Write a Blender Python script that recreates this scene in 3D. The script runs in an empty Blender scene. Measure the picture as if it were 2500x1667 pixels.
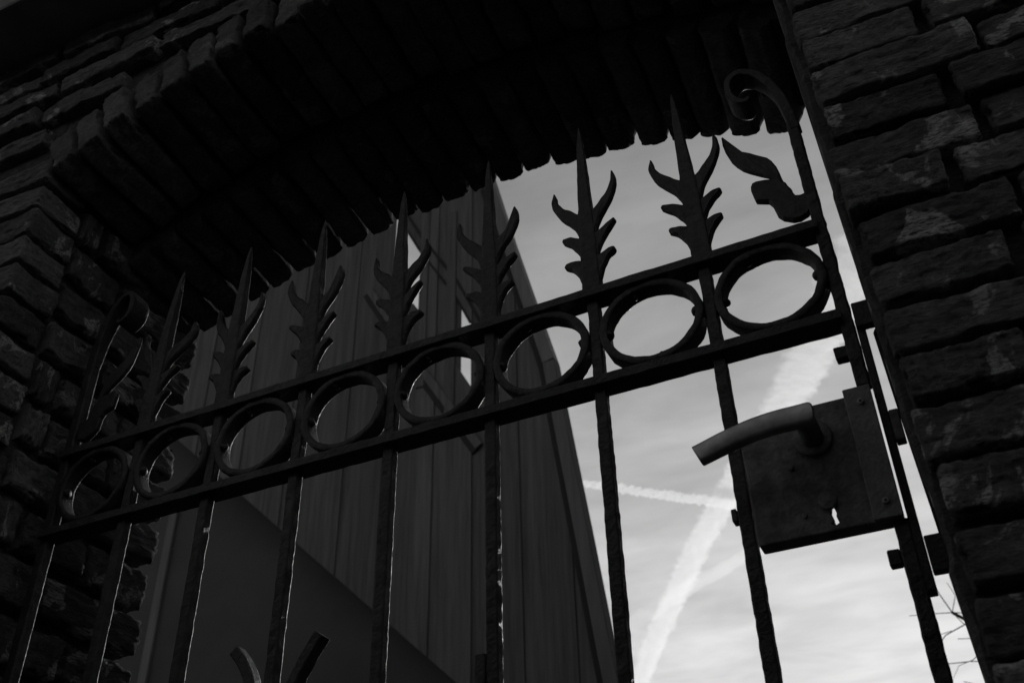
import bpy, bmesh, math, random
from mathutils import Vector, Matrix, noise
import numpy as np

SC = bpy.context.scene
C = SC.collection
Z0 = 1.55                      # world height of the gate's top rail

# ------------------------------------------------------------------ camera
def cam_axes(yaw, pitch, roll):
    cy, sy, cp, sp = math.cos(yaw), math.sin(yaw), math.cos(pitch), math.sin(pitch)
    fwd = Vector((-sy*cp, cy*cp, sp)); right = Vector((cy, sy, 0)); up = right.cross(fwd)
    c, s = math.cos(roll), math.sin(roll)
    return c*right + s*up, -s*right + c*up, fwd
R_, U_, F_ = cam_axes(0.42644, 0.63752, -0.02504)
cam = bpy.data.cameras.new('camera'); co = bpy.data.objects.new('camera', cam); C.objects.link(co)
co.matrix_world = Matrix(((R_.x, U_.x, -F_.x, 0.04169), (R_.y, U_.y, -F_.y, -0.89175),
                          (R_.z, U_.z, -F_.z, -0.75722 + Z0), (0, 0, 0, 1)))
cam.sensor_width = 36.0; cam.lens = 2574.5/2500*36; cam.clip_start = 0.02; cam.clip_end = 30000
cam.dof.use_dof = True; cam.dof.focus_distance = 1.28; cam.dof.aperture_fstop = 12.0; cam.dof.aperture_blades = 7
SC.camera = co

# ------------------------------------------------------------------ sky and sun (the picture is black and white)
SUN_EL, SUN_AZ = math.radians(21), math.radians(-3.5)     # azimuth measured from +Y towards +X
w = bpy.data.worlds.new('World'); SC.world = w; w.use_nodes = True
nt = w.node_tree; nt.nodes.clear()
def N(tree, t, **kw):
    n = tree.nodes.new(t)
    for k, v in kw.items():
        if k == 'ins':
            for a, b in v.items(): n.inputs[a].default_value = b
        else: setattr(n, k, v)
    return n
def L(tree, a, b): tree.links.new(a, b)
sky = N(nt, 'ShaderNodeTexSky', sky_type='NISHITA', sun_disc=False, sun_elevation=SUN_EL, sun_rotation=SUN_AZ,
        altitude=0, air_density=1.0, dust_density=0.12, ozone_density=1.0)
bw = N(nt, 'ShaderNodeRGBToBW'); L(nt, sky.outputs[0], bw.inputs[0])
tc = N(nt, 'ShaderNodeTexCoord')
sep = N(nt, 'ShaderNodeSeparateXYZ'); L(nt, tc.outputs['Generated'], sep.inputs[0])
zc = N(nt, 'ShaderNodeMath', operation='MAXIMUM', ins={1: 0.06}); L(nt, sep.outputs[2], zc.inputs[0])
dx = N(nt, 'ShaderNodeMath', operation='DIVIDE'); L(nt, sep.outputs[0], dx.inputs[0]); L(nt, zc.outputs[0], dx.inputs[1])
dy = N(nt, 'ShaderNodeMath', operation='DIVIDE'); L(nt, sep.outputs[1], dy.inputs[0]); L(nt, zc.outputs[0], dy.inputs[1])
cmb = N(nt, 'ShaderNodeCombineXYZ'); L(nt, dx.outputs[0], cmb.inputs[0]); L(nt, dy.outputs[0], cmb.inputs[1])
mp = N(nt, 'ShaderNodeMapping'); mp.inputs['Rotation'].default_value = (0, 0, math.radians(34)); mp.inputs['Scale'].default_value = (1.5, 3.4, 1)
L(nt, cmb.outputs[0], mp.inputs[0])
n1 = N(nt, 'ShaderNodeTexNoise', ins={'Scale': 0.9, 'Detail': 8.0, 'Roughness': 0.58, 'Distortion': 0.5}); L(nt, mp.outputs[0], n1.inputs['Vector'])
r1 = N(nt, 'ShaderNodeMapRange', ins={'From Min': 0.36, 'From Max': 0.74, 'To Min': 0.22, 'To Max': 1.2}); L(nt, n1.outputs[0], r1.inputs[0])
# a veil of high cloud is seen through a longer path lower down
inv0 = N(nt, 'ShaderNodeMath', operation='DIVIDE', ins={0: 0.31}); L(nt, zc.outputs[0], inv0.inputs[1])
inv = N(nt, 'ShaderNodeMath', operation='POWER', ins={1: 1.7}); L(nt, inv0.outputs[0], inv.inputs[0])
veil = N(nt, 'ShaderNodeMath', operation='MULTIPLY'); L(nt, r1.outputs[0], veil.inputs[0]); L(nt, inv.outputs[0], veil.inputs[1])
veil2 = N(nt, 'ShaderNodeMath', operation='MINIMUM', ins={1: 0.85}); L(nt, veil.outputs[0], veil2.inputs[0])
mix = N(nt, 'ShaderNodeMix', data_type='FLOAT'); L(nt, veil2.outputs[0], mix.inputs[0]); L(nt, bw.outputs[0], mix.inputs[2]); mix.inputs[3].default_value = 7.2
mp2 = N(nt, 'ShaderNodeMapping'); mp2.inputs['Rotation'].default_value = (0, 0, math.radians(-20)); mp2.inputs['Scale'].default_value = (2.6, 3.6, 1); L(nt, cmb.outputs[0], mp2.inputs[0])
n2 = N(nt, 'ShaderNodeTexNoise', ins={'Scale': 1.5, 'Detail': 6.0, 'Roughness': 0.5, 'Distortion': 0.3}); L(nt, mp2.outputs[0], n2.inputs['Vector'])
r2 = N(nt, 'ShaderNodeMapRange', ins={'From Min': 0.3, 'From Max': 0.7, 'To Min': 0.90, 'To Max': 1.17}); L(nt, n2.outputs[0], r2.inputs[0])
mot = N(nt, 'ShaderNodeMath', operation='MULTIPLY'); L(nt, mix.outputs[0], mot.inputs[0]); L(nt, r2.outputs[0], mot.inputs[1])
bg = N(nt, 'ShaderNodeBackground'); L(nt, mot.outputs[0], bg.inputs[0]); bg.inputs[1].default_value = 0.1
wo = N(nt, 'ShaderNodeOutputWorld'); L(nt, bg.outputs[0], wo.inputs[0])

sd = Vector((math.sin(SUN_AZ)*math.cos(SUN_EL), math.cos(SUN_AZ)*math.cos(SUN_EL), math.sin(SUN_EL)))
sl = bpy.data.lights.new('sun', 'SUN'); so = bpy.data.objects.new('sun', sl); C.objects.link(so)
sl.energy = 0.95; sl.angle = math.radians(0.5); sl.color = (1, 1, 1)
so.rotation_euler = sd.to_track_quat('Z', 'Y').to_euler(); so.location = sd*30

vs = SC.view_settings
SC.display_settings.display_device = 'sRGB'
vs.view_transform = 'Standard'; vs.look = 'None'; vs.exposure = 0.0; vs.gamma = 1.0; vs.use_curve_mapping = False
SC.cycles.max_bounces = 8; SC.cycles.volume_bounces = 1; SC.cycles.transparent_max_bounces = 12
SC.cycles.use_denoising = True

# ------------------------------------------------------------------ materials
def mat(name):
    m = bpy.data.materials.new(name); m.use_nodes = True
    t = m.node_tree; t.nodes.clear()
    o = N(t, 'ShaderNodeOutputMaterial'); b = N(t, 'ShaderNodeBsdfPrincipled'); L(t, b.outputs[0], o.inputs[0])
    return m, t, b
def grey(v): return (v, v, v, 1)
def ramp(t, fac, stops):
    r = N(t, 'ShaderNodeValToRGB'); e = r.color_ramp.elements
    while len(e) < len(stops): e.new(0.5)
    for el, (p, v) in zip(e, stops): el.position = p; el.color = grey(v)
    L(t, fac, r.inputs[0]); return r.outputs[0]

def brick_mat(name, lo, hi, patch):
    m, t, b = mat(name)
    tco = N(t, 'ShaderNodeTexCoord'); oi = N(t, 'ShaderNodeObjectInfo')
    add = N(t, 'ShaderNodeVectorMath', operation='ADD'); L(t, tco.outputs['Object'], add.inputs[0])
    sc = N(t, 'ShaderNodeVectorMath', operation='SCALE', ins={'Scale': 9.0})
    cr = N(t, 'ShaderNodeCombineXYZ')
    for i in range(3): L(t, oi.outputs['Random'], cr.inputs[i])
    L(t, cr.outputs[0], sc.inputs[0]); L(t, sc.outputs[0], add.inputs[1])
    na = N(t, 'ShaderNodeTexNoise', ins={'Scale': 26.0, 'Detail': 8.0, 'Roughness': 0.68}); L(t, add.outputs[0], na.inputs['Vector'])
    mpp = N(t, 'ShaderNodeMapping'); mpp.inputs['Scale'].default_value = (0.45, 1, 1.6); L(t, add.outputs[0], mpp.inputs[0])
    nb = N(t, 'ShaderNodeTexNoise', ins={'Scale': 260.0, 'Detail': 8.0, 'Roughness': 0.75}); L(t, mpp.outputs[0], nb.inputs['Vector'])
    npch = N(t, 'ShaderNodeTexNoise', ins={'Scale': 17.0, 'Detail': 7.0, 'Roughness': 0.6, 'Distortion': 0.6}); L(t, add.outputs[0], npch.inputs['Vector'])
    base = ramp(t, na.outputs[0], [(0.3, lo), (0.72, hi)])
    # each brick fired a little differently
    rr = N(t, 'ShaderNodeMapRange', ins={'To Min': 0.62, 'To Max': 1.25}); L(t, oi.outputs['Random'], rr.inputs[0])
    mu = N(t, 'ShaderNodeMix', data_type='RGBA', blend_type='MULTIPLY', ins={0: 1.0}); L(t, base, mu.inputs[6]); L(t, rr.outputs[0], mu.inputs[7])
    spk = N(t, 'ShaderNodeMapRange', ins={'From Min': 0.3, 'From Max': 0.7, 'To Min': 0.45, 'To Max': 1.5}); L(t, nb.outputs[0], spk.inputs[0])
    mu2 = N(t, 'ShaderNodeMix', data_type='RGBA', blend_type='MULTIPLY', ins={0: 1.0}); L(t, mu.outputs[2], mu2.inputs[6]); L(t, spk.outputs[0], mu2.inputs[7])
    mu = mu2
    # lime patches left on some faces
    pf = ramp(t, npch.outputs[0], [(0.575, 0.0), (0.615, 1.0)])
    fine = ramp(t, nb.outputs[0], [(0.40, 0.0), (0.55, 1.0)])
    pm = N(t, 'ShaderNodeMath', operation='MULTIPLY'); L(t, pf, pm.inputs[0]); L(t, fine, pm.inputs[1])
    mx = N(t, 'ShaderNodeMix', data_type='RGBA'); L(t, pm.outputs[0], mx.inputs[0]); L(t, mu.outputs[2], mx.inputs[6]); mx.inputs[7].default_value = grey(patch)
    L(t, mx.outputs[2], b.inputs['Base Color']); b.inputs['Roughness'].default_value = 0.93
    b.inputs['Specular IOR Level'].default_value = 0.25
    h = N(t, 'ShaderNodeMath', operation='MULTIPLY_ADD', ins={1: 0.75}); L(t, nb.outputs[0], h.inputs[0]); L(t, na.outputs[0], h.inputs[2])
    bp = N(t, 'ShaderNodeBump', ins={'Strength': 1.0, 'Distance': 0.007}); L(t, h.outputs[0], bp.inputs['Height']); L(t, bp.outputs[0], b.inputs['Normal'])
    return m
M_brick = brick_mat('weathered_brick', 0.10, 0.25, 0.62)
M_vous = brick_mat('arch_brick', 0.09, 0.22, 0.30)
M_mortar = brick_mat('lime_mortar', 0.07, 0.17, 0.20)

def iron_mat(name, col, rough, rust):
    m, t, b = mat(name)
    tco = N(t, 'ShaderNodeTexCoord')
    g = N(t, 'ShaderNodeNewGeometry')
    na = N(t, 'ShaderNodeTexNoise', ins={'Scale': 220.0, 'Detail': 6.0, 'Roughness': 0.7}); L(t, g.outputs['Position'], na.inputs['Vector'])
    nb = N(t, 'ShaderNodeTexNoise', ins={'Scale': 45.0, 'Detail': 5.0, 'Roughness': 0.65}); L(t, g.outputs['Position'], nb.inputs['Vector'])
    vo = N(t, 'ShaderNodeTexVoronoi', ins={'Scale': 260.0}); L(t, g.outputs['Position'], vo.inputs['Vector'])
    c = ramp(t, nb.outputs[0], [(0.42, col), (0.66, rust)])
    L(t, c, b.inputs['Base Color']); b.inputs['Specular IOR Level'].default_value = 0.45
    r = N(t, 'ShaderNodeMapRange', ins={'From Min': 0.3, 'From Max': 0.7, 'To Min': rough, 'To Max': rough + 0.3}); L(t, na.outputs[0], r.inputs[0]); L(t, r.outputs[0], b.inputs['Roughness'])
    h = N(t, 'ShaderNodeMath', operation='MULTIPLY_ADD', ins={1: 0.5}); L(t, vo.outputs['Distance'], h.inputs[0]); L(t, na.outputs[0], h.inputs[2])
    bp = N(t, 'ShaderNodeBump', ins={'Strength': 0.8, 'Distance': 0.0011}); L(t, h.outputs[0], bp.inputs['Height']); L(t, bp.outputs[0], b.inputs['Normal'])
    return m
M_iron = iron_mat('black_painted_iron', 0.014, 0.36, 0.036)
M_lock = iron_mat('lock_case_paint', 0.10, 0.5, 0.23)
M_plate = iron_mat('face_plate_steel', 0.19, 0.45, 0.28)
M_steel = iron_mat('zinc_screw', 0.35, 0.3, 0.3)
def alu():
    m, t, b = mat('dull_aluminium')
    g = N(t, 'ShaderNodeNewGeometry')
    na = N(t, 'ShaderNodeTexNoise', ins={'Scale': 60.0, 'Detail': 5.0, 'Roughness': 0.6}); L(t, g.outputs['Position'], na.inputs['Vector'])
    c = ramp(t, na.outputs[0], [(0.3, 0.22), (0.7, 0.44)]); L(t, c, b.inputs['Base Color'])
    b.inputs['Metallic'].default_value = 0.85; b.inputs['Roughness'].default_value = 0.36
    return m
M_alu = alu()

def wood_mat(name, lo, hi, sx=9.0):
    m, t, b = mat(name)
    g = N(t, 'ShaderNodeNewGeometry'); oi = N(t, 'ShaderNodeObjectInfo')
    mp = N(t, 'ShaderNodeMapping'); mp.inputs['Scale'].default_value = (sx, sx, 0.7)
    cr = N(t, 'ShaderNodeCombineXYZ')
    sc = N(t, 'ShaderNodeMath', operation='MULTIPLY', ins={1: 40.0}); L(t, oi.outputs['Random'], sc.inputs[0])
    for i in range(3): L(t, sc.outputs[0], cr.inputs[i])
    ad = N(t, 'ShaderNodeVectorMath', operation='ADD'); L(t, g.outputs['Position'], ad.inputs[0]); L(t, cr.outputs[0], ad.inputs[1])
    L(t, ad.outputs[0], mp.inputs[0])
    na = N(t, 'ShaderNodeTexNoise', ins={'Scale': 1.6, 'Detail': 8.0, 'Roughness': 0.7}); L(t, mp.outputs[0], na.inputs['Vector'])
    c = ramp(t, na.outputs[0], [(0.3, lo), (0.7, hi)])
    rr = N(t, 'ShaderNodeMapRange', ins={'To Min': 0.8, 'To Max': 1.2}); L(t, oi.outputs['Random'], rr.inputs[0])
    mu = N(t, 'ShaderNodeMix', data_type='RGBA', blend_type='MULTIPLY', ins={0: 1.0}); L(t, c, mu.inputs[6]); L(t, rr.outputs[0], mu.inputs[7])
    L(t, mu.outputs[2], b.inputs['Base Color']); b.inputs['Roughness'].default_value = 0.85
    bp = N(t, 'ShaderNodeBump', ins={'Strength': 0.5, 'Distance': 0.01}); L(t, na.outputs[0], bp.inputs['Height']); L(t, bp.outputs[0], b.inputs['Normal'])
    return m
M_board = wood_mat('tarred_boards', 0.026, 0.085, 15.0)
M_trim = wood_mat('trim_boards', 0.06, 0.12)
def plain(name, lo, hi, scale, rough=0.9, bump=0.01):
    m, t, b = mat(name)
    g = N(t, 'ShaderNodeNewGeometry')
    na = N(t, 'ShaderNodeTexNoise', ins={'Scale': scale, 'Detail': 8.0, 'Roughness': 0.65}); L(t, g.outputs['Position'], na.inputs['Vector'])
    c = ramp(t, na.outputs[0], [(0.3, lo), (0.7, hi)]); L(t, c, b.inputs['Base Color']); b.inputs['Roughness'].default_value = rough
    bp = N(t, 'ShaderNodeBump', ins={'Strength': 0.5, 'Distance': bump}); L(t, na.outputs[0], bp.inputs['Height']); L(t, bp.outputs[0], b.inputs['Normal'])
    return m
M_plaster = plain('painted_render', 0.028, 0.045, 2.0)
M_ground = plain('dark_paving', 0.03, 0.055, 6.0)
M_stone = plain('coping_stone', 0.16, 0.26, 14.0)
M_bark = plain('bark', 0.03, 0.06, 20.0)
M_blocker_back = plain('blocker_dark', 0.02, 0.045, 9.0, 0.9, 0.05)  # dark surface of the light-blocking mass added behind the camera
M_blocker = plain('blocker_grey', 0.08, 0.14, 5.0)  # surface of the added light blockers beyond the gate

# ------------------------------------------------------------------ helpers
def link(name, me, m, parent=None, smooth=False):
    o = bpy.data.objects.new(name, me); C.objects.link(o)
    if m and not me.materials: me.materials.append(m)
    if smooth:
        for p in me.polygons: p.use_smooth = True
    if parent is not None: attach(o, parent)
    return o
ROOTLOC = {}
def wloc(o):
    v = Vector((0, 0, 0))
    while o is not None: v = v + o.location; o = o.parent
    return v
def attach(o, parent):
    o.parent = parent; o.matrix_parent_inverse = Matrix.Translation(-wloc_eff(parent))
def wloc_eff(o):
    # every parent here is only translated, and each attached child keeps its world placement
    return Vector(o['_w']) if '_w' in o else Vector(o.location)
def thing(name, label, cat, loc, group=None):
    o = bpy.data.objects.new(name, None); C.objects.link(o); o.location = loc; o.empty_display_size = 0.1
    o['label'] = label; o['category'] = cat
    if group: o['group'] = group
    return o
def tag(o, label, cat, group=None):
    o['label'] = label; o['category'] = cat
    if group: o['group'] = group
    return o
def mesh(name, bm):
    bmesh.ops.recalc_face_normals(bm, faces=bm.faces)
    me = bpy.data.meshes.new(name); bm.to_mesh(me); bm.free(); return me
def pyd(name, v, f):
    me = bpy.data.meshes.new(name); me.from_pydata(v, [], f); me.update(); return me
def box_bm(x0, x1, y0, y1, z0, z1, bev=0.0, seg=1):
    bm = bmesh.new(); bmesh.ops.create_cube(bm, size=1.0)
    for v in bm.verts:
        v.co = Vector(((x0+x1)/2 + v.co.x*(x1-x0), (y0+y1)/2 + v.co.y*(y1-y0), (z0+z1)/2 + v.co.z*(z1-z0)))
    if bev > 0: bmesh.ops.bevel(bm, geom=list(bm.edges), offset=bev, segments=seg, affect='EDGES', profile=0.5)
    return bm
def prism_bm(poly, y0, y1, bev=0.0):
    """outline in x,z given depth y0..y1"""
    bm = bmesh.new()
    a = [bm.verts.new((x, y0, z)) for x, z in poly]; b = [bm.verts.new((x, y1, z)) for x, z in poly]
    n = len(poly)
    bm.faces.new(a); bm.faces.new(list(reversed(b)))
    for i in range(n): bm.faces.new((a[i], b[i], b[(i+1) % n], a[(i+1) % n]))
    if bev > 0:
        bmesh.ops.recalc_face_normals(bm, faces=bm.faces)
        ed = [e for e in bm.edges if abs(e.verts[0].co.y - e.verts[1].co.y) < 1e-6]
        bmesh.ops.bevel(bm, geom=ed, offset=bev, segments=1, affect='EDGES', profile=0.5)
    bmesh.ops.triangulate(bm, faces=[f for f in bm.faces if len(f.verts) > 4])
    return bm
def smooth_poly(pts, closed=True, it=2):
    for _ in range(it):
        q = []
        n = len(pts)
        for i in range(n if closed else n-1):
            a, b = pts[i], pts[(i+1) % n]
            q.append((a[0]*.75+b[0]*.25, a[1]*.75+b[1]*.25)); q.append((a[0]*.25+b[0]*.75, a[1]*.25+b[1]*.75))
        if not closed: q = [pts[0]] + q + [pts[-1]]
        pts = q
    return pts
def jitter(me, amp, freq, seed=0.0):
    for v in me.vertices:
        p = v.co*freq + Vector((seed, seed*1.7, -seed))
        v.co += noise.noise_vector(p)*amp
def sweep(path, section, cap=True):
    """path: list of (pos, right, up, sx, sy); section: unit outline"""
    V = []; F = []; n = len(section)
    for p, r, u, sx, sy in path:
        for a, b in section: V.append(tuple(p + r*(a*sx) + u*(b*sy)))
    for i in range(len(path)-1):
        for k in range(n):
            F.append((i*n+k, i*n+(k+1) % n, (i+1)*n+(k+1) % n, (i+1)*n+k))
    if cap: F.append(tuple(range(n))[::-1]); F.append(tuple((len(path)-1)*n+k for k in range(n)))
    return V, F
RSQ = [(-.5, -.36), (-.46, -.46), (-.36, -.5), (.36, -.5), (.46, -.46), (.5, -.36), (.5, .36), (.46, .46), (.36, .5), (-.36, .5), (-.46, .46), (-.5, .36)]   # rounded square bar
def bar_mesh(name, x, y, z0, z1, wx, wy, seed, step=0.006, amp=0.0006, lean=0.0):
    n = max(2, int((z1-z0)/step)); path = []
    for i in range(n+1):
        z = z0 + (z1-z0)*i/n
        path.append((Vector((x + lean*(z-z0), y, z)), Vector((1, 0, 0)), Vector((0, 1, 0)), wx, wy))
    v, f = sweep(path, RSQ); me = pyd(name, v, f); jitter(me, amp, 90.0, seed); jitter(me, amp*.45, 260.0, seed+3); return me
def cyl_bm(c, axis, r, h, seg=20, bev=0.0):
    bm = bmesh.new(); bmesh.ops.create_cone(bm, cap_ends=True, segments=seg, radius1=r, radius2=r, depth=h)
    if bev > 0:
        ed = [e for e in bm.edges if abs(e.verts[0].co.z-e.verts[1].co.z) < 1e-6]
        bmesh.ops.bevel(bm, geom=ed, offset=bev, segments=2, affect='EDGES', profile=0.5)
    q = Vector((0, 0, 1)).rotation_difference(Vector(axis)).to_matrix().to_4x4()
    bmesh.ops.transform(bm, matrix=Matrix.Translation(c) @ q, verts=bm.verts); return bm

# ------------------------------------------------------------------ ground
g = link('ground', pyd('ground', [(-400, -400, 0), (400, -400, 0), (400, 400, 0), (-400, 400, 0)], [(0, 1, 2, 3)]), M_ground)
g['kind'] = 'structure'

# ------------------------------------------------------------------ gateway wall
random.seed(7)
XC, HS = -0.5375, 0.565
YF, YB = -0.13, 0.25            # front and back of the wall
def arch(x, apex):
    R = 1.339; d = max(-HS, min(HS, x-XC)); return apex - R + math.sqrt(R*R - d*d)
def xr(z): return 0.0245 - 0.0205*(z+0.1)      # right side of the opening leans a little (z from top rail)
XL = -1.10
TOP = 0.835

wall = thing('gateway_wall', 'old brick wall with low arched gateway around the iron gate', 'wall', (XC, 0.06, 0))
VAR = {}
def rough_brick(kind, Lx, Ly, Lz, r, seg, seed, amp):
    """a worn hand-made brick centred on the origin"""
    bm = bmesh.new(); nx, ny, nz = seg
    import itertools
    idx = {}
    def vert(i, j, k):
        key = (i, j, k)
        if key not in idx: idx[key] = bm.verts.new(((i/nx-.5)*Lx, (j/ny-.5)*Ly, (k/nz-.5)*Lz))
        return idx[key]
    for i in range(nx):
        for k in range(nz):
            for j in (0, ny):
                bm.faces.new((vert(i, j, k), vert(i+1, j, k), vert(i+1, j, k+1), vert(i, j, k+1)))
    for j in range(ny):
        for k in range(nz):
            for i in (0, nx):
                bm.faces.new((vert(i, j, k), vert(i, j+1, k), vert(i, j+1, k+1), vert(i, j, k+1)))
    for i in range(nx):
        for j in range(ny):
            for k in (0, nz):
                bm.faces.new((vert(i, j, k), vert(i+1, j, k), vert(i+1, j+1, k), vert(i, j+1, k)))
    hx, hy, hz = Lx/2-r, Ly/2-r, Lz/2-r
    if kind == 'voussoir_rear': hy = Ly/2-.0015
    if kind == 'reveal': hx = Lx/2-.0015
    s = Vector((seed*13.1, seed*7.7, seed*3.3))
    for v in bm.verts:
        c = Vector((max(-hx, min(hx, v.co.x)), max(-hy, min(hy, v.co.y)), max(-hz, min(hz, v.co.z))))
        d = v.co - c
        p = c + (d.normalized()*r if d.length > 1e-9 else Vector((0, 0, 0)))
        if kind == 'voussoir_rear': p.y = v.co.y
        if kind == 'reveal': p.x = v.co.x
        pl = Vector((p.x*.5, p.y, p.z*1.7)) if Lx > Lz else Vector((p.x*1.5, p.y, p.z*.7))
        n1 = noise.noise_vector(p*17 + s)*amp*1.2; n2 = noise.noise_vector(pl*80 + s)*amp*0.75; n3 = noise.noise_vector(pl*230 + s)*amp*0.5
        chip = max(0.0, noise.noise(p*38 + s*2) - .18)*amp*9*min(1.0, max(0.0, d.length/r - 1.0)*2.4)       # knocked-off arrises
        v.co = p + n1 + n2 + n3 - (d.normalized()*chip if d.length > 1e-9 else Vector((0, 0, 0)))
    me = mesh('brick_'+kind, bm)
    for p in me.polygons: p.use_smooth = True
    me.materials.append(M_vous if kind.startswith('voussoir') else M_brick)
    return me
def brick(kind, dims, seg, parent, pos, rot=(0, 0, 0), n=6, amp=0.003, r=0.011, name='brick', scale=(1, 1, 1)):
    if kind not in VAR: VAR[kind] = [rough_brick(kind, *dims, r, seg, s+len(VAR)*20, amp) for s in range(n)]
    me = random.choice(VAR[kind])
    o = bpy.data.objects.new(name, me); C.objects.link(o)
    o.location = pos; o.rotation_euler = rot; o.scale = scale
    o.parent = parent; o.matrix_parent_inverse = Matrix.Translation(-wloc_eff(parent))
    return o

# mortar cores ------------------------------------------------------
def core(name, bm, parent):
    me = mesh(name, bm); o = link(name, me, M_mortar, parent); o['_w'] = (0.0, 0.0, 0.0); return o
IN = 0.020
# right pier: its left face leans, wall runs on to the right
bm = bmesh.new()
zs = [-Z0 + i*(Z0+TOP-0.002)/420 for i in range(421)]
def ring_pt(z, k):
    e = xr(z) + 0.0045*noise.noise(Vector((3.1, 0, z*21))) + 0.0026*noise.noise(Vector((9.1, 0, z*75))) + .0012*noise.noise(Vector((5.1, 0, z*190)))
    return [(e+.004, YF+IN, z), (4.0, YF+IN, z), (4.0, YB-IN, z), (e+.004, YB-IN, z), (e, YB-IN-.02, z), (e, YF+IN+.004, z)][k]
rows = [[bm.verts.new(tuple(Vector(ring_pt(z, k)) + Vector((0, 0, Z0)))) for k in range(6)] for z in zs]
for a, b in zip(rows, rows[1:]):
    for k in range(6): bm.faces.new((a[k], a[(k+1) % 6], b[(k+1) % 6], b[k]))
bm.faces.new(rows[0]); bm.faces.new(rows[-1])
pier_r = core('pier', bm, wall); pier_r['label'] = 'right brick pier beside the lock'
bm = box_bm(-5.0, XL-IN, YF+IN, YB-IN, 0, Z0+TOP-0.002)
pier_l = core('pier', bm, wall); pier_l['label'] = 'left brick pier in deep shadow'
# arch core: two orders, the rear one lower
def arch_core(y0, y1, apex):
    bm = bmesh.new(); xs = [XL-IN+.001 + i*(0.045-XL+IN)/40 for i in range(41)]
    A = [[bm.verts.new((x, y, z)) for x in xs] for y, z in ((y0, None), (y1, None)) for z in [0]]
    bot0 = [bm.verts.new((x, y0, Z0+arch(x, apex)+.02)) for x in xs]; bot1 = [bm.verts.new((x, y1, Z0+arch(x, apex)+.02)) for x in xs]
    top0 = [bm.verts.new((x, y0, Z0+TOP-.003)) for x in xs]; top1 = [bm.verts.new((x, y1, Z0+TOP-.003)) for x in xs]
    for r in A:
        for v in r: bm.verts.remove(v)
    for i in range(40):
        bm.faces.new((bot0[i], bot0[i+1], bot1[i+1], bot1[i])); bm.faces.new((top0[i], top0[i+1], top1[i+1], top1[i]))
        bm.faces.new((bot0[i], bot0[i+1], top0[i+1], top0[i])); bm.faces.new((bot1[i], bot1[i+1], top1[i+1], top1[i]))
    for i in (0, 40): bm.faces.new((bot0[i], bot1[i], top1[i], top0[i]))
    return bm
AF, AB = 0.583, 0.501
arch_o = core('arch', arch_core(YF+IN+.001, 0.0615, AF-.002), wall); arch_o['label'] = 'front ring of the low brick arch'
arch_b = core('arch', arch_core(0.0625, YB-IN-.001, AB+.017), wall); arch_b['label'] = 'rear ring of the arch with scalloped lower edge against the sky'

# right pier bricks: courses about 5 cm high
H = 0.0505
z = 0.184 + 0.0505*7
row = 0
zl = []
while z > -0.72: zl.append(z); z -= H + random.uniform(-.0012, .0012)
for row, z in enumerate(zl):
    x = xr(z) + 0.0085 + random.uniform(-.004, .005)
    first = True; lim = 0.50
    while x < lim:
        Lb = random.choice((0.150, 0.128, 0.142)) if not first else (0.136 if row % 2 else 0.098) + random.uniform(-.012, .014)
        hb = 0.0405
        sx = Lb/0.14
        brick('stretcher', (0.14, 0.085, 0.0445), (48, 16, 16), pier_r, (x+Lb/2, YF+.0425+random.uniform(-.005, .005), Z0+z-H/2),
              (random.uniform(-.03, .03), random.uniform(-.02, .02), random.uniform(-.03, .03)), n=9, amp=0.0030, r=0.0036, scale=(sx, 1, random.uniform(.92, 1.05)))
        x += Lb + random.uniform(.006, .013); first = False

# left pier: front face courses and the deep reveal courses
z = 0.50
while z > -0.30:
    x = XL - random.uniform(0, .006); first = True
    while x > -1.62:
        Lb = random.uniform(.11, .19); sx = Lb/0.14
        brick('stretcher', (0.14, 0.085, 0.0425), (48, 16, 16), pier_l, (x-Lb/2, YF+.0425+random.uniform(-.004, .004), Z0+z-.028),
              (random.uniform(-.03, .03), random.uniform(-.03, .03), random.uniform(-.03, .03)), n=9, amp=0.0030, r=0.0042, scale=(sx, 1, random.uniform(.95, 1.1)))
        x -= Lb + .011
    z -= .056
z = 0.46
while z > -0.75:
    y = YF + .086
    cuts = [(YF+.092, 0.06), (0.072, YB)] if random.random() < .5 else [(YF+.092, -.002), (0.010, .118), (.13, YB)]
    for a, b in cuts:
        ln = b - a
        brick('reveal', (0.13, 0.085, 0.058), (26, 14, 14), pier_l, (XL-.0425+random.uniform(-.004, .003), (a+b)/2, Z0+z-.037),
              (random.uniform(-.03, .03), random.uniform(-.03, .03), math.pi/2+random.uniform(-.03, .03)), n=6, amp=0.0040, r=0.0075, scale=(ln/.13, 1, random.uniform(.95, 1.05)))
    z -= .074

# voussoirs -----------------------------------------------------------
def voussoir(xm, y0, y1, apex, ring, hgt, parent, proud=0.0, kind='voussoir', r=.0068):
    zc = arch(xm, apex); cz = apex - 1.339
    d = Vector((xm-XC, 0, zc-cz)).normalized(); ang = math.atan2(d.x, d.z)
    c = Vector((xm, 0, zc)) + d*(hgt/2 + random.uniform(-.004, .004))
    brick(kind, (0.046, 0.185, 0.1), (12, 20, 20), parent, (c.x, (y0+y1)/2+proud, Z0+c.z), (-.118+random.uniform(-.02, .02), ang+random.uniform(-.015, .015), random.uniform(-.015, .015)),
          n=7, amp=0.0032 if r < .01 else .0022, r=r, scale=(1, (y1-y0)/.185, hgt/.1))
joints = [-0.004, -0.054, -0.105, -0.152, -0.197, -0.248, -0.302, -0.345, -0.392, -0.446, -0.494]
x = -0.494
while x > XL-.03: x -= random.uniform(.046, .053); joints.append(x)
for a, b in zip(joints, joints[1:]):
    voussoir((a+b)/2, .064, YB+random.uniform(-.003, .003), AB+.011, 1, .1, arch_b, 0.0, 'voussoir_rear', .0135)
x = 0.005
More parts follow.
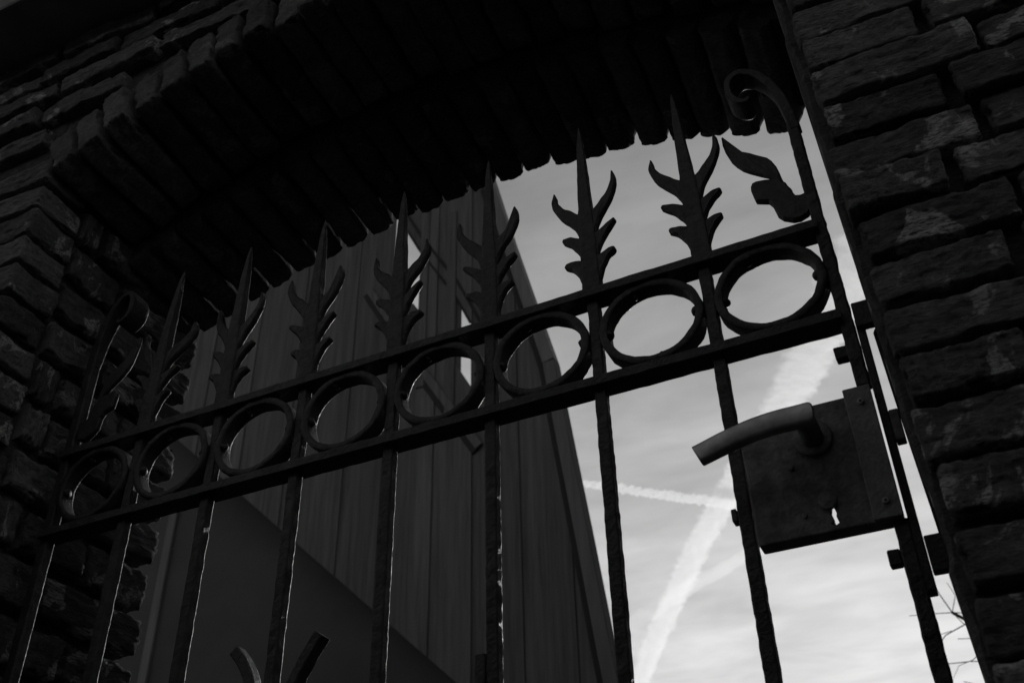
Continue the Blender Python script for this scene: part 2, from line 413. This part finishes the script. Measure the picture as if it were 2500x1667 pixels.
while x > XL+.01:
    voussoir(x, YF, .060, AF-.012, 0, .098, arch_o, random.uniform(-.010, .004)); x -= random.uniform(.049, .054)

# courses above the arch
zb = 0.4870
row = 0
while zb < TOP-.03:
    x = -1.75 + random.uniform(0, .1)
    while x < 0.0:
        Lb = random.uniform(.13, .205)
        xm = x + Lb/2
        zin = min(arch(x, AF) if XL < x < 0.03 else -9, 9); zin2 = arch(x+Lb, AF) if XL < x+Lb < 0.03 else -9
        need = max(zin, zin2, arch(xm, AF) if XL < xm < .03 else -9)
        if x+Lb > XL and (need + .104) > zb + .036 or (x+Lb/2 < XL and zb < .5):
            x += Lb + .012; continue
        brick('course', (0.17, 0.085, 0.038), (40, 14, 12), arch_o, (xm, YF+.0425+random.uniform(-.007, .005), Z0+zb+.028),
              (random.uniform(-.03, .03), random.uniform(-.03, .03), random.uniform(-.03, .03)), n=8, amp=0.0036, r=0.0045, scale=(Lb/.17, 1, random.uniform(.92, 1.08)))
        x += Lb + random.uniform(.008, .016)
    zb += .0575; row += 1

# coping slabs along the top of the wall
xs = -5.0
while xs < 4.0:
    ln = 0.9
    me = mesh('coping', box_bm(xs+.004, xs+ln-.004, -0.228, YB+.09, Z0+TOP, Z0+TOP+.075, .006, 2)); jitter(me, .004, 6.0, xs)
    link('coping_slab', me, M_stone, wall); xs += ln

# ------------------------------------------------------------------ unseen mass added behind the camera, cuts sky light to dim the gateway
blocker_back = thing('sky_blocker_back', 'added unseen dark block behind the camera that cuts sky light on the gateway', 'light blocker', (0, -4.4, 0))
me = mesh('wall', box_bm(-11, 11, -5.0, -4.0, 0, 3.7)); link('wall', me, M_blocker_back, blocker_back)  # body of the added light blocker behind the camera
me = mesh('blocker_top', prism_bm([(-11.2, 3.702), (11.2, 3.702), (11.2, 3.82), (-11.2, 3.82)], -5.1, -3.8)); link('blocker_top', me, M_blocker_back, blocker_back)

# ------------------------------------------------------------------ iron gate
P, WB, WR, RT, ZL = 0.13, 0.0132, 0.0287, 0.0118, -0.1203
gate = thing('iron_gate', 'black wrought iron gate with spear finials, ring frieze and lever lock', 'gate', (-0.52, 0, 0.06))
def gpart(name, me, m=M_iron, parent=None, smooth=False):
    o = link(name, me, m, parent or gate, smooth); o['_w'] = (0.0, 0.0, 0.0); return o
def bx(k): return (k-9)*P
for k in range(2, 9):
    gpart('bar', bar_mesh('bar', bx(k), 0, 0.08, Z0-.002, WB, WB, k*3.3, .006, .0008), smooth=False)
# stiles
gpart('stile', bar_mesh('stile', bx(1), 0, 0.06, Z0+.185, WB*1.1, WB*1.1, 1.3))
gpart('stile', bar_mesh('stile', 0.0, 0, Z0-.207, Z0+.155, WB, WB, 5.1, .006, .0009, lean=-.008)).__setitem__('label', 'upper latch stile ending above the lock')
gpart('stile', bar_mesh('stile', 0.0012, 0, 0.06, Z0-.348, WB*1.04, WB, 8.1, .006, .0009)).__setitem__('label', 'lower latch stile below the lock')
# rails
def rail(z0, z1):
    n = 110; path = []
    for i in range(n+1):
        x = -1.045 + 1.0415*i/n
        path.append((Vector((x, 0, Z0+(z0+z1)/2)), Vector((0, 1, 0)), Vector((0, 0, 1)), WR, z1-z0))
    v, f = sweep(path, [(-.5, -.42), (-.47, -.5), (.47, -.5), (.5, -.42), (.5, .42), (.47, .5), (-.47, .5), (-.5, .42)])
    me = pyd('rail', v, f); jitter(me, .0007, 70.0, z0*50); return me
gpart('rail', rail(-RT, 0)); gpart('rail', rail(ZL-RT, ZL)); gpart('rail', rail(-1.42, -1.40)).__setitem__('label', 'bottom rail near the ground')
# rings between the rails
RX, RZ = 0.0583, 0.0543
zc = (-RT+ZL)/2
for k in range(1, 9):
    cx = bx(k)+P/2; n = 56; path = []
    for i in range(n+1):
        a = 2*math.pi*i/n
        p = Vector((cx+math.cos(a)*(RX-.0042), 0, Z0+zc+math.sin(a)*(RZ-.0042))); r = Vector((math.cos(a), 0, math.sin(a)))
        path.append((p, r, Vector((0, 1, 0)), .0095, .0215))
    v, f = sweep(path, RSQ, cap=False); me = pyd('ring', v, f); jitter(me, .0010, 70, k); jitter(me, .0006, 180, k+5)
    ro = gpart('ring', me, smooth=True)
    for a, rr in ((0, .0058), (math.pi, .0062), (math.pi/2+.35, .0045), (-math.pi/2+.15, .0045)):
        bm = bmesh.new(); bmesh.ops.create_uvsphere(bm, u_segments=12, v_segments=8, radius=1.0)
        c = Vector((cx+math.cos(a)*(RX-.0085), -.003, Z0+zc+math.sin(a)*(RZ-.0085)))
        for vtx in bm.verts: vtx.co = c + Vector((vtx.co.x*rr, vtx.co.y*rr*1.1, vtx.co.z*rr))
        me = mesh('rivet', bm); jitter(me, .0016, 170, k+a); gpart('rivet', me, parent=ro, smooth=True)

# finials
def pr(pts, s): return [(s*x, z) for x, z in pts]
T1 = [(.002, .004), (.0095, .010), (.0145, .030), (.022, .0447), (.0318, .0525), (.0325, .0560), (.0305, .0592), (.0215, .0586), (.0102, .0535), (.002, .050)]
T2 = [(.002, .045), (.0100, .053), (.0138, .066), (.0235, .082), (.0348, .0932), (.0358, .0965), (.0338, .1000), (.0247, .0973), (.0103, .088), (.002, .084)]
T3 = [(.002, .080), (.0105, .089), (.0130, .098), (.018, .110), (.0335, .130), (.0425, .150), (.0432, .164), (.0395, .1763), (.0372, .1725), (.0362, .1595), (.029, .146), (.0185, .1365), (.0095, .1262), (.002, .122)]
def soften(poly):
    q = []
    n = len(poly)
    for i in range(n):
        a, b = poly[i], poly[(i+1) % n]
        q.append((a[0]*.8+b[0]*.2, a[1]*.8+b[1]*.2)); q.append((a[0]*.2+b[0]*.8, a[1]*.2+b[1]*.8))
    return q
for k in range(2, 9):
    rnd = random.Random(k*7+1)
    lean = {2: .045, 8: -.022, 7: -.004}.get(k, rnd.uniform(-.006, .01))
    prof = [(0, .0112), (.03, .0110), (.06, .0104), (.10, .0102), (.125, .0092), (.132, .0084), (.16, .0073), (.19, .0062), (.215, .0053), (.24, .0042), (.262, .0026), (.278, .0008)]
    path = []
    for i in range(len(prof)-1):
        (z0, h0), (z1, h1) = prof[i], prof[i+1]; m_ = max(1, int((z1-z0)/.008))
        for j in range(m_):
            t = j/m_; zz = z0+(z1-z0)*t; hh = h0+(h1-h0)*t
            path.append((Vector((bx(k)+lean*max(0, zz-.05), 0, Z0+zz)), Vector((1, 0, 0)), Vector((0, 1, 0)), hh*2, min(hh*2, .0135)))
    path.append((Vector((bx(k)+lean*.228, 0, Z0+.278)), Vector((1, 0, 0)), Vector((0, 1, 0)), .0012, .0012))
    v, f = sweep(path, RSQ); me = pyd('finial', v, f); jitter(me, .0007, 110, k)
    fo = gpart('finial', me)
    for s in (1, -1):
        for q, T in enumerate((T1, T2, T3)):
            j = rnd.uniform(-.0012, .0012); sc = rnd.uniform(.95, 1.05)
            poly = [(bx(k)+s*(x*sc)+lean*max(0, zz-.05), Z0+zz+j*(x/.03)) for x, zz in soften(soften(T))]
            me = mesh('tine', prism_bm(poly, -.0048, .0048, .0018)); jitter(me, .0008, 120, k+q+s); bend = rnd.uniform(-.007, .007)
            for v_ in me.vertices: v_.co.y += bend*((v_.co.x-bx(k))/.04)**2
            gpart('tine', me, parent=fo)

# scrolled tops of the two stiles, with a leaf welded into the corner
def scroll(x0, s, lean):
    pts = [(-.0012*1, .145), (-.0035, .175), (-.0085, .205), (-.0180, .2330), (-.0330, .2540), (-.0490, .2610), (-.0600, .2530), (-.0645, .2390), (-.0640, .2240), (-.0570, .2110), (-.0470, .2050), (-.0420, .2110)]
    pts = smooth_poly(pts, closed=False, it=2); n = len(pts); path = []
    for i, (x, z) in enumerate(pts):
        a = pts[max(0, i-1)]; b = pts[min(n-1, i+1)]
        t = Vector((s*(b[0]-a[0]), 0, b[1]-a[1])).normalized(); nrm = Vector((t.z, 0, -t.x))
        u = i/(n-1)
        path.append((Vector((x0+s*x, 0, Z0+z)), nrm, Vector((0, 1, 0)), .0135*(1-u)+.006*u, .0135*(1-u)+.030*min(1, u*1.6)))
    v, f = sweep(path, RSQ); me = pyd('scroll', v, f); jitter(me, .0007, 90, x0); return me
gpart('scroll', scroll(0.0, 1, 0)); gpart('scroll', scroll(-1.04, -1, 0))
LEAF = [(-.0845, .1766), (-.0848, .1553), (-.0766, .1234), (-.0656, .1075), (-.0450, .0905), (-.0330, .0800), (-.0240, .0620), (-.0191, .0474), (-.0235, .0640), (-.0274, .0771), (-.0300, .0960), (-.0352, .1149), (-.0537, .1321), (-.0674, .1429), (-.0773, .1608)]
LEAF2 = [(-.0430, .0850), (-.0600, .0875), (-.0640, .0800), (-.0612, .0590), (-.0590, .0575), (-.0446, .0510), (-.0404, .0243), (-.0231, .0136), (-.0060, .0190), (-.0060, .0497), (-.0125, .0478), (-.0191, .0500), (-.0274, .0771)]
for s, x0 in ((1, 0.0), (-1, -1.04)):
    for q, (pl, y0, y1) in enumerate(((LEAF, -.0035, .003), (LEAF2, -.0045, .0045))):
        poly = [(x0+s*x, Z0+z) for x, z in soften(pl)]
        me = mesh('leaf', prism_bm(poly, y0, y1, .0018)); jitter(me, .0008, 80, x0+q); gpart('leaf', me)

# curved ornament bars lower down on the gate
def curl(pts, wy, name):
    pts = smooth_poly(pts, closed=False, it=2); n = len(pts); path = []
    for i, (x, z) in enumerate(pts):
        a = pts[max(0, i-1)]; b = pts[min(n-1, i+1)]; t = Vector((b[0]-a[0], 0, b[1]-a[1])).normalized()
        path.append((Vector((x, 0, Z0+z)), Vector((t.z, 0, -t.x)), Vector((0, 1, 0)), .0125, wy))
    v, f = sweep(path, RSQ); me = pyd(name, v, f); jitter(me, .0006, 90, pts[0][0]); return me
gpart('curl', curl([(-.650-.0500, -.3400), (-.650-.0360, -.3560), (-.650-.0230, -.3800), (-.650-.0130, -.4200), (-.650-.0110, -.4700)], .017, 'curl'))
gpart('curl', curl([(-.650+.0590, -.3400), (-.650+.0440, -.3610), (-.650+.0300, -.3870), (-.650+.0160, -.4250), (-.650+.0110, -.4700)], .017, 'curl'))
gpart('curl', curl([(-.390-.0125, -.3960), (-.390-.0130, -.4300), (-.390-.0180, -.4700), (-.390-.040, -.52)], .016, 'curl'))

# lock -------------------------------------------------------------------
KEY = [(-.0540, -.3170), (-.0505, -.3165), (-.0492, -.3230), (-.0503, -.3262), (-.0488, -.3300), (-.0500, -.3345), (-.0476, -.3368), (-.0478, -.3405), (-.0515, -.3424), (-.0556, -.3410), (-.0560, -.3396), (-.0532, -.3384), (-.0534, -.3340), (-.0556, -.3318), (-.0540, -.3290), (-.0560, -.3250)]
bm = box_bm(-.1215, .0045, -.010, .0105, Z0-.3475, Z0-.218, .0016, 2)
case_me = mesh('lock_case', bm); case = gpart('lock_case', case_me, M_lock)
cut_me = mesh('cut', prism_bm([(x, Z0+z) for x, z in KEY], -.03, .03)); cut = link('cut', cut_me, M_lock)
md = case.modifiers.new('keyhole', 'BOOLEAN'); md.object = cut; md.operation = 'DIFFERENCE'; md.solver = 'EXACT'
bpy.context.view_layer.update()
dg = bpy.context.evaluated_depsgraph_get()
new = bpy.data.meshes.new_from_object(case.evaluated_get(dg)); case.modifiers.clear(); case.data = new
bpy.data.objects.remove(cut)
case['label'] = 'square lock case with keyhole showing sky'
def lk(name, bm, m=M_lock, smooth=False):
    return gpart(name, mesh(name, bm), m, case, smooth)
lk('face_plate', box_bm(-.0196, .0054, -.0143, -.0101, Z0-.3475, Z0-.2127, .0008), M_plate)
for x, z in ((-.0058, -.2300), (-.0060, -.3321)):
    lk('screw', cyl_bm((x, -.0150, Z0+z), (0, 1, 0), .0032, .0034, 14, .0008), M_steel, True)
    lk('screw_slot', cyl_bm((x, -.0162, Z0+z), (0, 1, 0), .0013, .0016, 6), M_iron)
for x, z in ((-.0797, -.2788), (-.0764, -.3282)):
    lk('screw', cyl_bm((x, -.0108, Z0+z), (0, 1, 0), .0026, .0030, 12, .0007), M_lock, True)
lk('rosette', cyl_bm((-.0551, -.0128, Z0-.2548), (0, 1, 0), .0182, .0056, 36, .0022), M_lock, True)
lk('spindle_neck', cyl_bm((-.0545, -.036, Z0-.2560), (0, 1, 0), .0098, .050, 24), M_lock, True)
lk('key_cover', cyl_bm((-.0541, -.0118, Z0-.3190), (0, 1, 0), .0085, .0040, 20, .001), M_lock, True)
# lever: swept rounded section, slightly drooping to the free end
lp = smooth_poly([(-.0440, -.2570), (-.0560, -.2562), (-.0780, -.2552), (-.1000, -.2568), (-.1250, -.2625), (-.1430, -.2685), (-.1535, -.2725)], closed=False, it=2)
path = []; n = len(lp)
for i, (x, z) in enumerate(lp):
    a = lp[max(0, i-1)]; b = lp[min(n-1, i+1)]; t = Vector((b[0]-a[0], 0, b[1]-a[1])).normalized()
    u = i/(n-1); e = 1.0
    if u < .12: e = .55 + .45*math.sin(u/.12*math.pi/2)
    if u > .965: e = .86
    path.append((Vector((x, -.0605 + .004*math.sin(u*math.pi), Z0+z)), Vector((t.z, 0, -t.x)), Vector((0, 1, 0)), (.0222-.0022*u)*e, .0120*e))
OV = [(.5*math.copysign(abs(math.cos(a))**.42, math.cos(a)), .5*math.copysign(abs(math.sin(a))**.5, math.sin(a))) for a in [2*math.pi*i/20 for i in range(20)]]
v, f = sweep(path, OV); me = pyd('lever_handle', v, f); o = gpart('lever_handle', me, M_alu, case, True); o['label'] = 'dull grey lever handle pointing left'
lk('latch_bolt', box_bm(.0149, .0235, -.006, .006, Z0-.2725, Z0-.2400, .001))
lk('clip', box_bm(-.1425, -.1372, -.006, .006, Z0-.3165, Z0-.3035, .0012, 2))
# fore-end bar and its pegs
gpart('fore_end_bar', mesh('fore_end', box_bm(.0070, .0146, -.006, .010, Z0-.4140, Z0-.1330, .0008)))
for z in (-.1656, -.3795):
    me = mesh('peg', box_bm(-.0186 if z > -.2 else -.0168, -.0060, -.0055, .0055, Z0+z-.0070, Z0+z+.0070, .001)); jitter(me, .0008, 140, z); gpart('peg', me)

# strike frame fixed to the jamb -------------------------------------------
keeper = thing('strike_frame', 'black iron strike frame bolted to the right jamb behind the gate latch', 'strike plate', (.035, .004, Z0-.28))
def kp(name, me):
    o = link(name, me, M_iron, keeper); return o
poly = [(.0206, -.150), (.0228, -.1455), (.044, -.1455), (.052, -.4100), (.0300, -.4100), (.0245, -.275), (.0233, -.240)]
kp('strip', mesh('strip', prism_bm([(x, Z0+z) for x, z in poly], .000, .006, .0006)))
kp('lug', mesh('lug', box_bm(.0076, .046, -.011, -.0005, Z0-.1455, Z0-.1165, .0012, 2)))
kp('lug', mesh('lug', box_bm(.0155, .052, -.011, -.0005, Z0-.4010, Z0-.3680, .0012, 2)))

# ------------------------------------------------------------------ boarded building beyond the gate
YH = 4.5
barn = thing('boarded_building', 'tall dark building of vertical boards with slanting slot window behind gate', 'building', (-3.6, YH+.2, 0))
def bpart(name, me, m=M_board, parent=None):
    o = link(name, me, m, parent or barn); o['_w'] = (0.0, 0.0, 0.0); return o
Zb = Z0
ROOF = [(x, z+Zb) for x, z in [(-7.5, 5.9), (-2.72, 6.15), (-2.529, 5.273), (-2.373, 4.562), (-2.213, 3.894), (-2.081, 3.349), (-2.040, 2.977), (-2.001, 2.655), (-1.925, 2.053), (-1.835, 1.31), (-1.45, -1.56)]]
def lerp_at(pts, x):
    for (a, b), (c, d) in zip(pts, pts[1:]):
        if a <= x <= c: return b + (d-b)*(x-a)/(c-a) if c > a else b
    return pts[0][1] if x < pts[0][0] else pts[-1][1]
UP = [(x, z+Zb) for x, z in [(-3.42, 5.265), (-3.345, 5.104), (-3.184, 4.765), (-2.861, 4.192), (-2.726, 3.879)]]
LO = [(x, z+Zb) for x, z in [(-3.42, 4.60), (-3.313, 4.414), (-3.162, 4.159), (-2.853, 3.581), (-2.726, 3.34)]]
def dg_z(x): return Zb + 2.969 + (x+4.613)*(1.30-2.969)/(-2.816+4.613)     # slanting lower ends of the boards
edges = [-7.3, -7.02, -6.83, -6.5, -6.29, -6.1, -5.80, -5.62, -5.34, -5.13, -4.97, -4.68, -4.41, -4.25, -4.0, -3.74, -3.60, -3.42, -3.175, -3.02, -2.857, -2.725, -2.55, -2.38, -2.20, -2.05, -1.90, -1.75, -1.58]
def board(x0, x1, f_lo, f_hi, y0, parent=None, lap=0.0):
    x0 -= lap; x1 += lap
    lo0, lo1, hi0, hi1 = f_lo(x0), f_lo(x1), f_hi(x0), f_hi(x1)
    if hi0-lo0 < .02 and hi1-lo1 < .02: return
    hi1 = max(hi1, lo1+.004); hi0 = max(hi0, lo0+.004)
    g_ = 0.0
    bpart('board', mesh('board', prism_bm([(x0+g_, max(0, lo0)), (x1-g_, max(0, lo1)), (x1-g_, hi1), (x0+g_, hi0)], y0, y0+.0118, .004)), M_board, parent)
frame_y = YH
rb = random.Random(3)
for ib, (a, b) in enumerate(zip(edges, edges[1:])):
    y0 = YH + (.0125 if ib % 2 else 0) + rb.uniform(0, .001); lap = .025 if ib % 2 and not -3.7 < a < -2.6 else (.014 if ib % 2 else 0.0)
    top = lambda x: lerp_at(ROOF, x) - .02
    bot = lambda x: max(0.02, dg_z(x)) if x > -9 else 0
    if (a, b) in ((-3.42, -3.175), (-2.857, -2.725)):
        board(a, b, lambda x: lerp_at(UP, x), top, y0, None, lap); board(a, b, bot, lambda x: lerp_at(LO, x), y0, None, lap)
    else: board(a, b, bot, top, y0, None, lap)
# trim boards: along the curved gable edge, either side of the slot, and the slanting foot
def strip_poly(pts, w0, y0, y1, name, m=M_trim):
    """a board of width w0 following pts (x,z) on their left side"""
    inn = []
    for i, (x, z) in enumerate(pts):
        a = pts[max(0, i-1)]; b = pts[min(len(pts)-1, i+1)]; t = Vector((b[0]-a[0], b[1]-a[1])).normalized()
        inn.append((x + t.y*w0, z - t.x*w0))
    return bpart(name, mesh(name, prism_bm(pts + inn[::-1], y0, y1, .005)), m)
strip_poly([(x, z+Zb) for x, z in [(-2.72, 6.15), (-2.529, 5.273), (-2.373, 4.562), (-2.213, 3.894), (-2.083, 3.356)]], .085, YH-.05, YH+.06, 'verge_board')
strip_poly([(x, z+Zb) for x, z in [(-2.081, 3.346), (-2.040, 2.977), (-2.001, 2.655), (-1.925, 2.053), (-1.835, 1.31), (-1.45, -1.54)]], .085, YH-.05, YH+.06, 'verge_board')
M_dark = plain('painted_shadow', 0.006, 0.012, 8.0)  # near-black strips paint the shadow gaps beside the trims and slot
strip_poly([(x-.086, z+Zb-.01) for x, z in [(-2.72, 6.15), (-2.529, 5.273), (-2.373, 4.562), (-2.213, 3.894), (-2.081, 3.346), (-2.040, 2.977), (-2.001, 2.655), (-1.925, 2.053), (-1.835, 1.31), (-1.45, -1.50)]], .045, YH-.012, YH-.002, 'shadow_strip', M_dark)
up = [(x, z) for x, z in UP]
strip_poly([(x+.02, z+.16) for x, z in up] + [(-2.60, 3.78+Zb)], .022, YH-.004, YH+.004, 'shadow_strip', M_dark)
strip_poly([(x+.0, z+.03) for x, z in up], .018, YH-.004, YH+.004, 'shadow_strip', M_dark)
strip_poly([(x, z+Zb) for x, z in [(-3.60, 4.55), (-3.31, 4.02), (-3.144, 3.70), (-2.882, 3.27), (-2.636, 2.86)]], .06, YH-.02, YH+.004, 'slot_trim', M_board)
strip_poly([(x-.04, z+Zb-.03) for x, z in [(-3.60, 4.55), (-3.31, 4.02), (-3.144, 3.70), (-2.882, 3.27), (-2.636, 2.86)]], .05, YH-.006, YH+.004, 'shadow_strip', M_dark)
for x0, x1 in ((-3.175, -3.10), (-2.935, -2.857)):
    bpart('post', mesh('post', box_bm(x0, x1, YH-.012, YH+.10, lerp_at(LO, x0)-.72, lerp_at(UP, x0)+.75, .006)), M_board)
# rendered wall set back below the slanting boards, and a corner strip at its left end
bpart('rendered_wall', mesh('rw', prism_bm([(-9.30, 0), (-1.65, 0), (-1.98, 2.6), (-2.6, 3.5), (-4.4, 5.2), (-5.30, 5.8), (-9.30, 5.8)], YH+.32, YH+.46)), M_plaster)
bpart('corner_strip', mesh('cs', box_bm(-5.565, -5.485, YH+.29, YH+.34, 0, 4.9, .006)), M_trim)
bpart('foot_board', mesh('fb', prism_bm([(-5.2, dg_z(-5.2)), (-2.2, dg_z(-2.2)), (-2.2, dg_z(-2.2)+.05), (-5.2, dg_z(-5.2)+.05)], YH+.031, YH+.319)), M_board)

blocker_right = thing('sky_blocker_right', 'added unseen dark block beyond the right jamb that hides sky from the gateway', 'light blocker', (4.5, 4.0, 0))  # added out of view to keep sky light off the reveal and arch underside
link('wall', mesh('wall', box_bm(0.32, 8.0, 0.75, 8.5, 0, 6.4)), M_blocker, blocker_right)  # body of the added light blocker on the right
link('blocker_top', mesh('blocker_top', prism_bm([(0.25, 6.402), (8.1, 6.402), (8.1, 6.5), (4.2, 8.4), (0.25, 6.5)], 0.65, 8.6)), M_blocker, blocker_right)
blocker_low = thing('sky_blocker_low', 'added dark wall below the view that blocks low sky light', 'wall', (-0.5, 3.2, 0))  # added below the view to stop horizon light reaching the arch underside
link('wall', mesh('wall', box_bm(-1.35, 0.31, 3.1, 3.3, 0, 1.72)), M_blocker, blocker_low)  # body of the added low light blocker
link('coping', mesh('coping', box_bm(-1.38, 0.312, 3.06, 3.34, 1.722, 1.78, .01)), M_stone, blocker_low)  # top of the added low light blocker

# ------------------------------------------------------------------ bare tree beyond the right jamb
tree = thing('bare_tree', 'bare leafless tree whose twigs show in the gap beside right jamb', 'tree', (2.3, 9.6, 0))
def tubes(segs, sides=5):
    V = []; F = []
    for a, b, ra, rb_ in segs:
        d = (b-a).normalized(); u = d.orthogonal().normalized(); w_ = d.cross(u); base = len(V)
        for p, r in ((a, ra), (b, rb_)):
            for i in range(sides):
                an = 2*math.pi*i/sides; V.append(tuple(p+u*(r*math.cos(an))+w_*(r*math.sin(an))))
        for i in range(sides): F.append((base+i, base+(i+1) % sides, base+sides+(i+1) % sides, base+sides+i))
    return V, F
rt = random.Random(11)
twigs = []; limbs = []
def grow(p, d, ln, r, depth, out):
    n = 3; q = p
    for i in range(n):
        d2 = (d + Vector((rt.uniform(-1, 1), rt.uniform(-1, 1), rt.uniform(-.6, .9)))*.16).normalized()
        e = q + d2*(ln/n); ra = r*(1-.25*i/n); out.append((q, e, ra, r*(1-.25*(i+1)/n))); q = e; d = d2
        if depth > 0 and i > 0:
            for _ in range(2):
                side = Vector((rt.uniform(-1, 1), rt.uniform(-1, 1), rt.uniform(-.3, .9))).normalized()
                grow(q, (d*.6+side*.8).normalized(), ln*rt.uniform(.45, .7), ra*.55, depth-1, twigs)
base = Vector((2.3, 9.6, 0))
grow(base, Vector((0, 0, 1)), 3.2, .13, 0, limbs)
tip = limbs[-1][1]
for dv in ((-.3, .2, 1), (.5, -.2, .9), (.1, .6, .8), (.7, .4, .7), (.6, .1, .4)):
    grow(tip, Vector(dv).normalized(), 2.2, .07, 2, limbs)
# the low bough that reaches left past the jamb
hub = Vector((-.185, 9.0, 2.84+Z0)); root = limbs[1][1]
pth = [root, Vector((1.5, 9.3, 2.9)), Vector((.75, 9.15, 3.75)), Vector((.15, 9.03, 4.10)), hub]
rr = [.06, .045, .03, .02, .014]
for i in range(4): limbs.append((pth[i], pth[i+1], rr[i], rr[i+1]))
def at(x, z, y=9.0): return Vector((x, y, z+Z0))
for ps, r in (([at(-.185, 2.84), at(-.257, 3.05), at(-.30, 3.25)], .010), ([at(-.185, 2.84), at(-.34, 2.86), at(-.55, 2.88)], .008),
              ([at(-.185, 2.84), at(-.12, 2.99), at(-.16, 3.12)], .007), ([at(-.185, 2.84), at(.0, 2.80)], .008),
              ([at(.05, 2.52), at(-.07, 2.68), at(-.125, 2.733), at(-.185, 2.84)], .011), ([at(-.10, 2.72), at(-.29, 2.65), at(-.40, 2.55), at(-.47, 2.40)], .010),
              ([at(-.10, 2.72), at(.06, 2.66), at(.22, 2.70)], .008), ([at(-.23, 2.68), at(-.36, 2.66), at(-.45, 2.66)], .006),
              ([at(.18, 2.55), at(-.03, 2.46), at(-.125, 2.40), at(-.25, 2.37), at(-.36, 2.22)], .010), ([at(-.16, 2.39), at(-.33, 2.40), at(-.46, 2.42)], .008),
              ([at(-.15, 2.39), at(-.02, 2.37), at(.1, 2.36)], .008), ([at(-.20, 2.60), at(-.05, 2.58), at(.1, 2.64)], .006), ([at(.12, 2.18), at(-.10, 2.17), at(-.25, 2.23)], .008),
              ([at(.22, 2.70), at(.5, 2.75), at(1.1, 2.3)], .014), ([at(.18, 2.55), at(.6, 2.3), at(1.3, 1.9)], .016), ([at(.05, 2.52), at(.18, 2.55)], .011), ([at(.1, 2.36), at(.6, 2.3)], .008), ([at(.12, 2.18), at(.6, 2.3)], .009)):
    for i in range(len(ps)-1): twigs.append((ps[i], ps[i+1], r*.6*(1-.2*i), r*.6*(1-.2*(i+1))))
v, f = tubes(limbs, 8); link('trunk', pyd('trunk', v, f), M_bark, tree, True)
v, f = tubes(twigs, 5); link('crown', pyd('crown', v, f), M_bark, tree, True)

# ------------------------------------------------------------------ condensation trails, a kilometre up
def trail_mat(name, dens):
    m = bpy.data.materials.new(name); m.use_nodes = True; t = m.node_tree; t.nodes.clear()
    o = N(t, 'ShaderNodeOutputMaterial'); v = N(t, 'ShaderNodeVolumeScatter', ins={'Color': grey(0.99), 'Density': dens, 'Anisotropy': 0.6})
    L(t, v.outputs[0], o.inputs['Volume']); return m
def trail(name, h, pts, label, m, puff, lump, seed, flat=.55):
    """pts: (x, y, half width) for height 1000; a lumpy closed tube of ice cloud lying level at height h"""
    k_ = h/1000.0; P_ = [Vector((x*k_, y*k_, hw*k_)) for x, y, hw in pts]
    cum = [0.0]
    for a, b in zip(P_, P_[1:]): cum.append(cum[-1] + (b-a).to_2d().length)
    V = []; F = []; K = 16; step = puff*.33; n = int(cum[-1]/step); j_ = 0
    for i in range(n+1):
        d = min(cum[-1]-1e-6, i*step)
        while cum[j_+1] < d: j_ += 1
        u = (d-cum[j_])/(cum[j_+1]-cum[j_]); p = P_[j_].lerp(P_[j_+1], u); hw = p.z
        t = (P_[j_+1]-P_[j_]); t.z = 0; t.normalize(); s_ = Vector((-t.y, t.x, 0))
        taper = min(1.0, i/6, (n-i)/6)
        for k in range(K):
            a = 2*math.pi*k/K; c = math.cos(a); sn = math.sin(a)
            q = Vector((p.x, p.y, 0)) + s_*(c*hw) + Vector((0, 0, sn*hw*flat))
            nz = noise.noise(q/puff + Vector((seed, 0, 0))) + .6*noise.noise(q/(puff*.45) + Vector((0, seed, 0)))
            r = max(.25, 1 + lump*nz)*max(taper, .02)
            V.append((p.x + s_.x*c*hw*r, p.y + s_.y*c*hw*r, h + sn*hw*flat*r))
    for i in range(n):
        for k in range(K): F.append((i*K+k, i*K+(k+1) % K, (i+1)*K+(k+1) % K, (i+1)*K+k))
    F.append(tuple(range(K))[::-1]); F.append(tuple(n*K+k for k in range(K)))
    me = pyd(name, V, F)
    o = link(name, me, m, None, True); tag(o, label, 'contrail', 'contrails in the sky'); return o
trail('contrail', 1000, [(20, 1215, 46.7), (-60, 1350, 43.8), (-114, 1437, 40.9), (-157, 1517, 38.0), (-194, 1581, 35.0), (-290, 1727, 30.7), (-402, 1898, 28.5), (-524, 2099, 28.5), (-650, 2330, 28.5), (-780, 2568, 27.7), (-933, 2870, 27.0), (-1150, 3290, 26.3)],
      'broad white contrail rising diagonally between the two right gate bars', trail_mat('trail_broad', .0150), 9, .6, 3.0)
trail('contrail', 1120, [(-900, 1447, 8.1), (-632, 1709, 8.7), (-521, 1817, 10.4), (-408, 1920, 12.2), (-330, 1992, 11.6), (-250, 2066, 9.3)],
      'thin bright contrail crossing behind the bar left of the lock', trail_mat('trail_thin', .045), 9, .7, 7.0, .8)
trail('contrail', 900, [(-1100, 2620, 26), (-793, 2434, 28), (-576, 2268, 28), (-396, 2167, 24), (-200, 2050, 20)],
      'faint wispy contrail crossing the broad one below the lock', trail_mat('trail_faint', .0055), 45, .5, 5.0)

for o in bpy.data.objects:
    if '_w' in o: del o['_w']
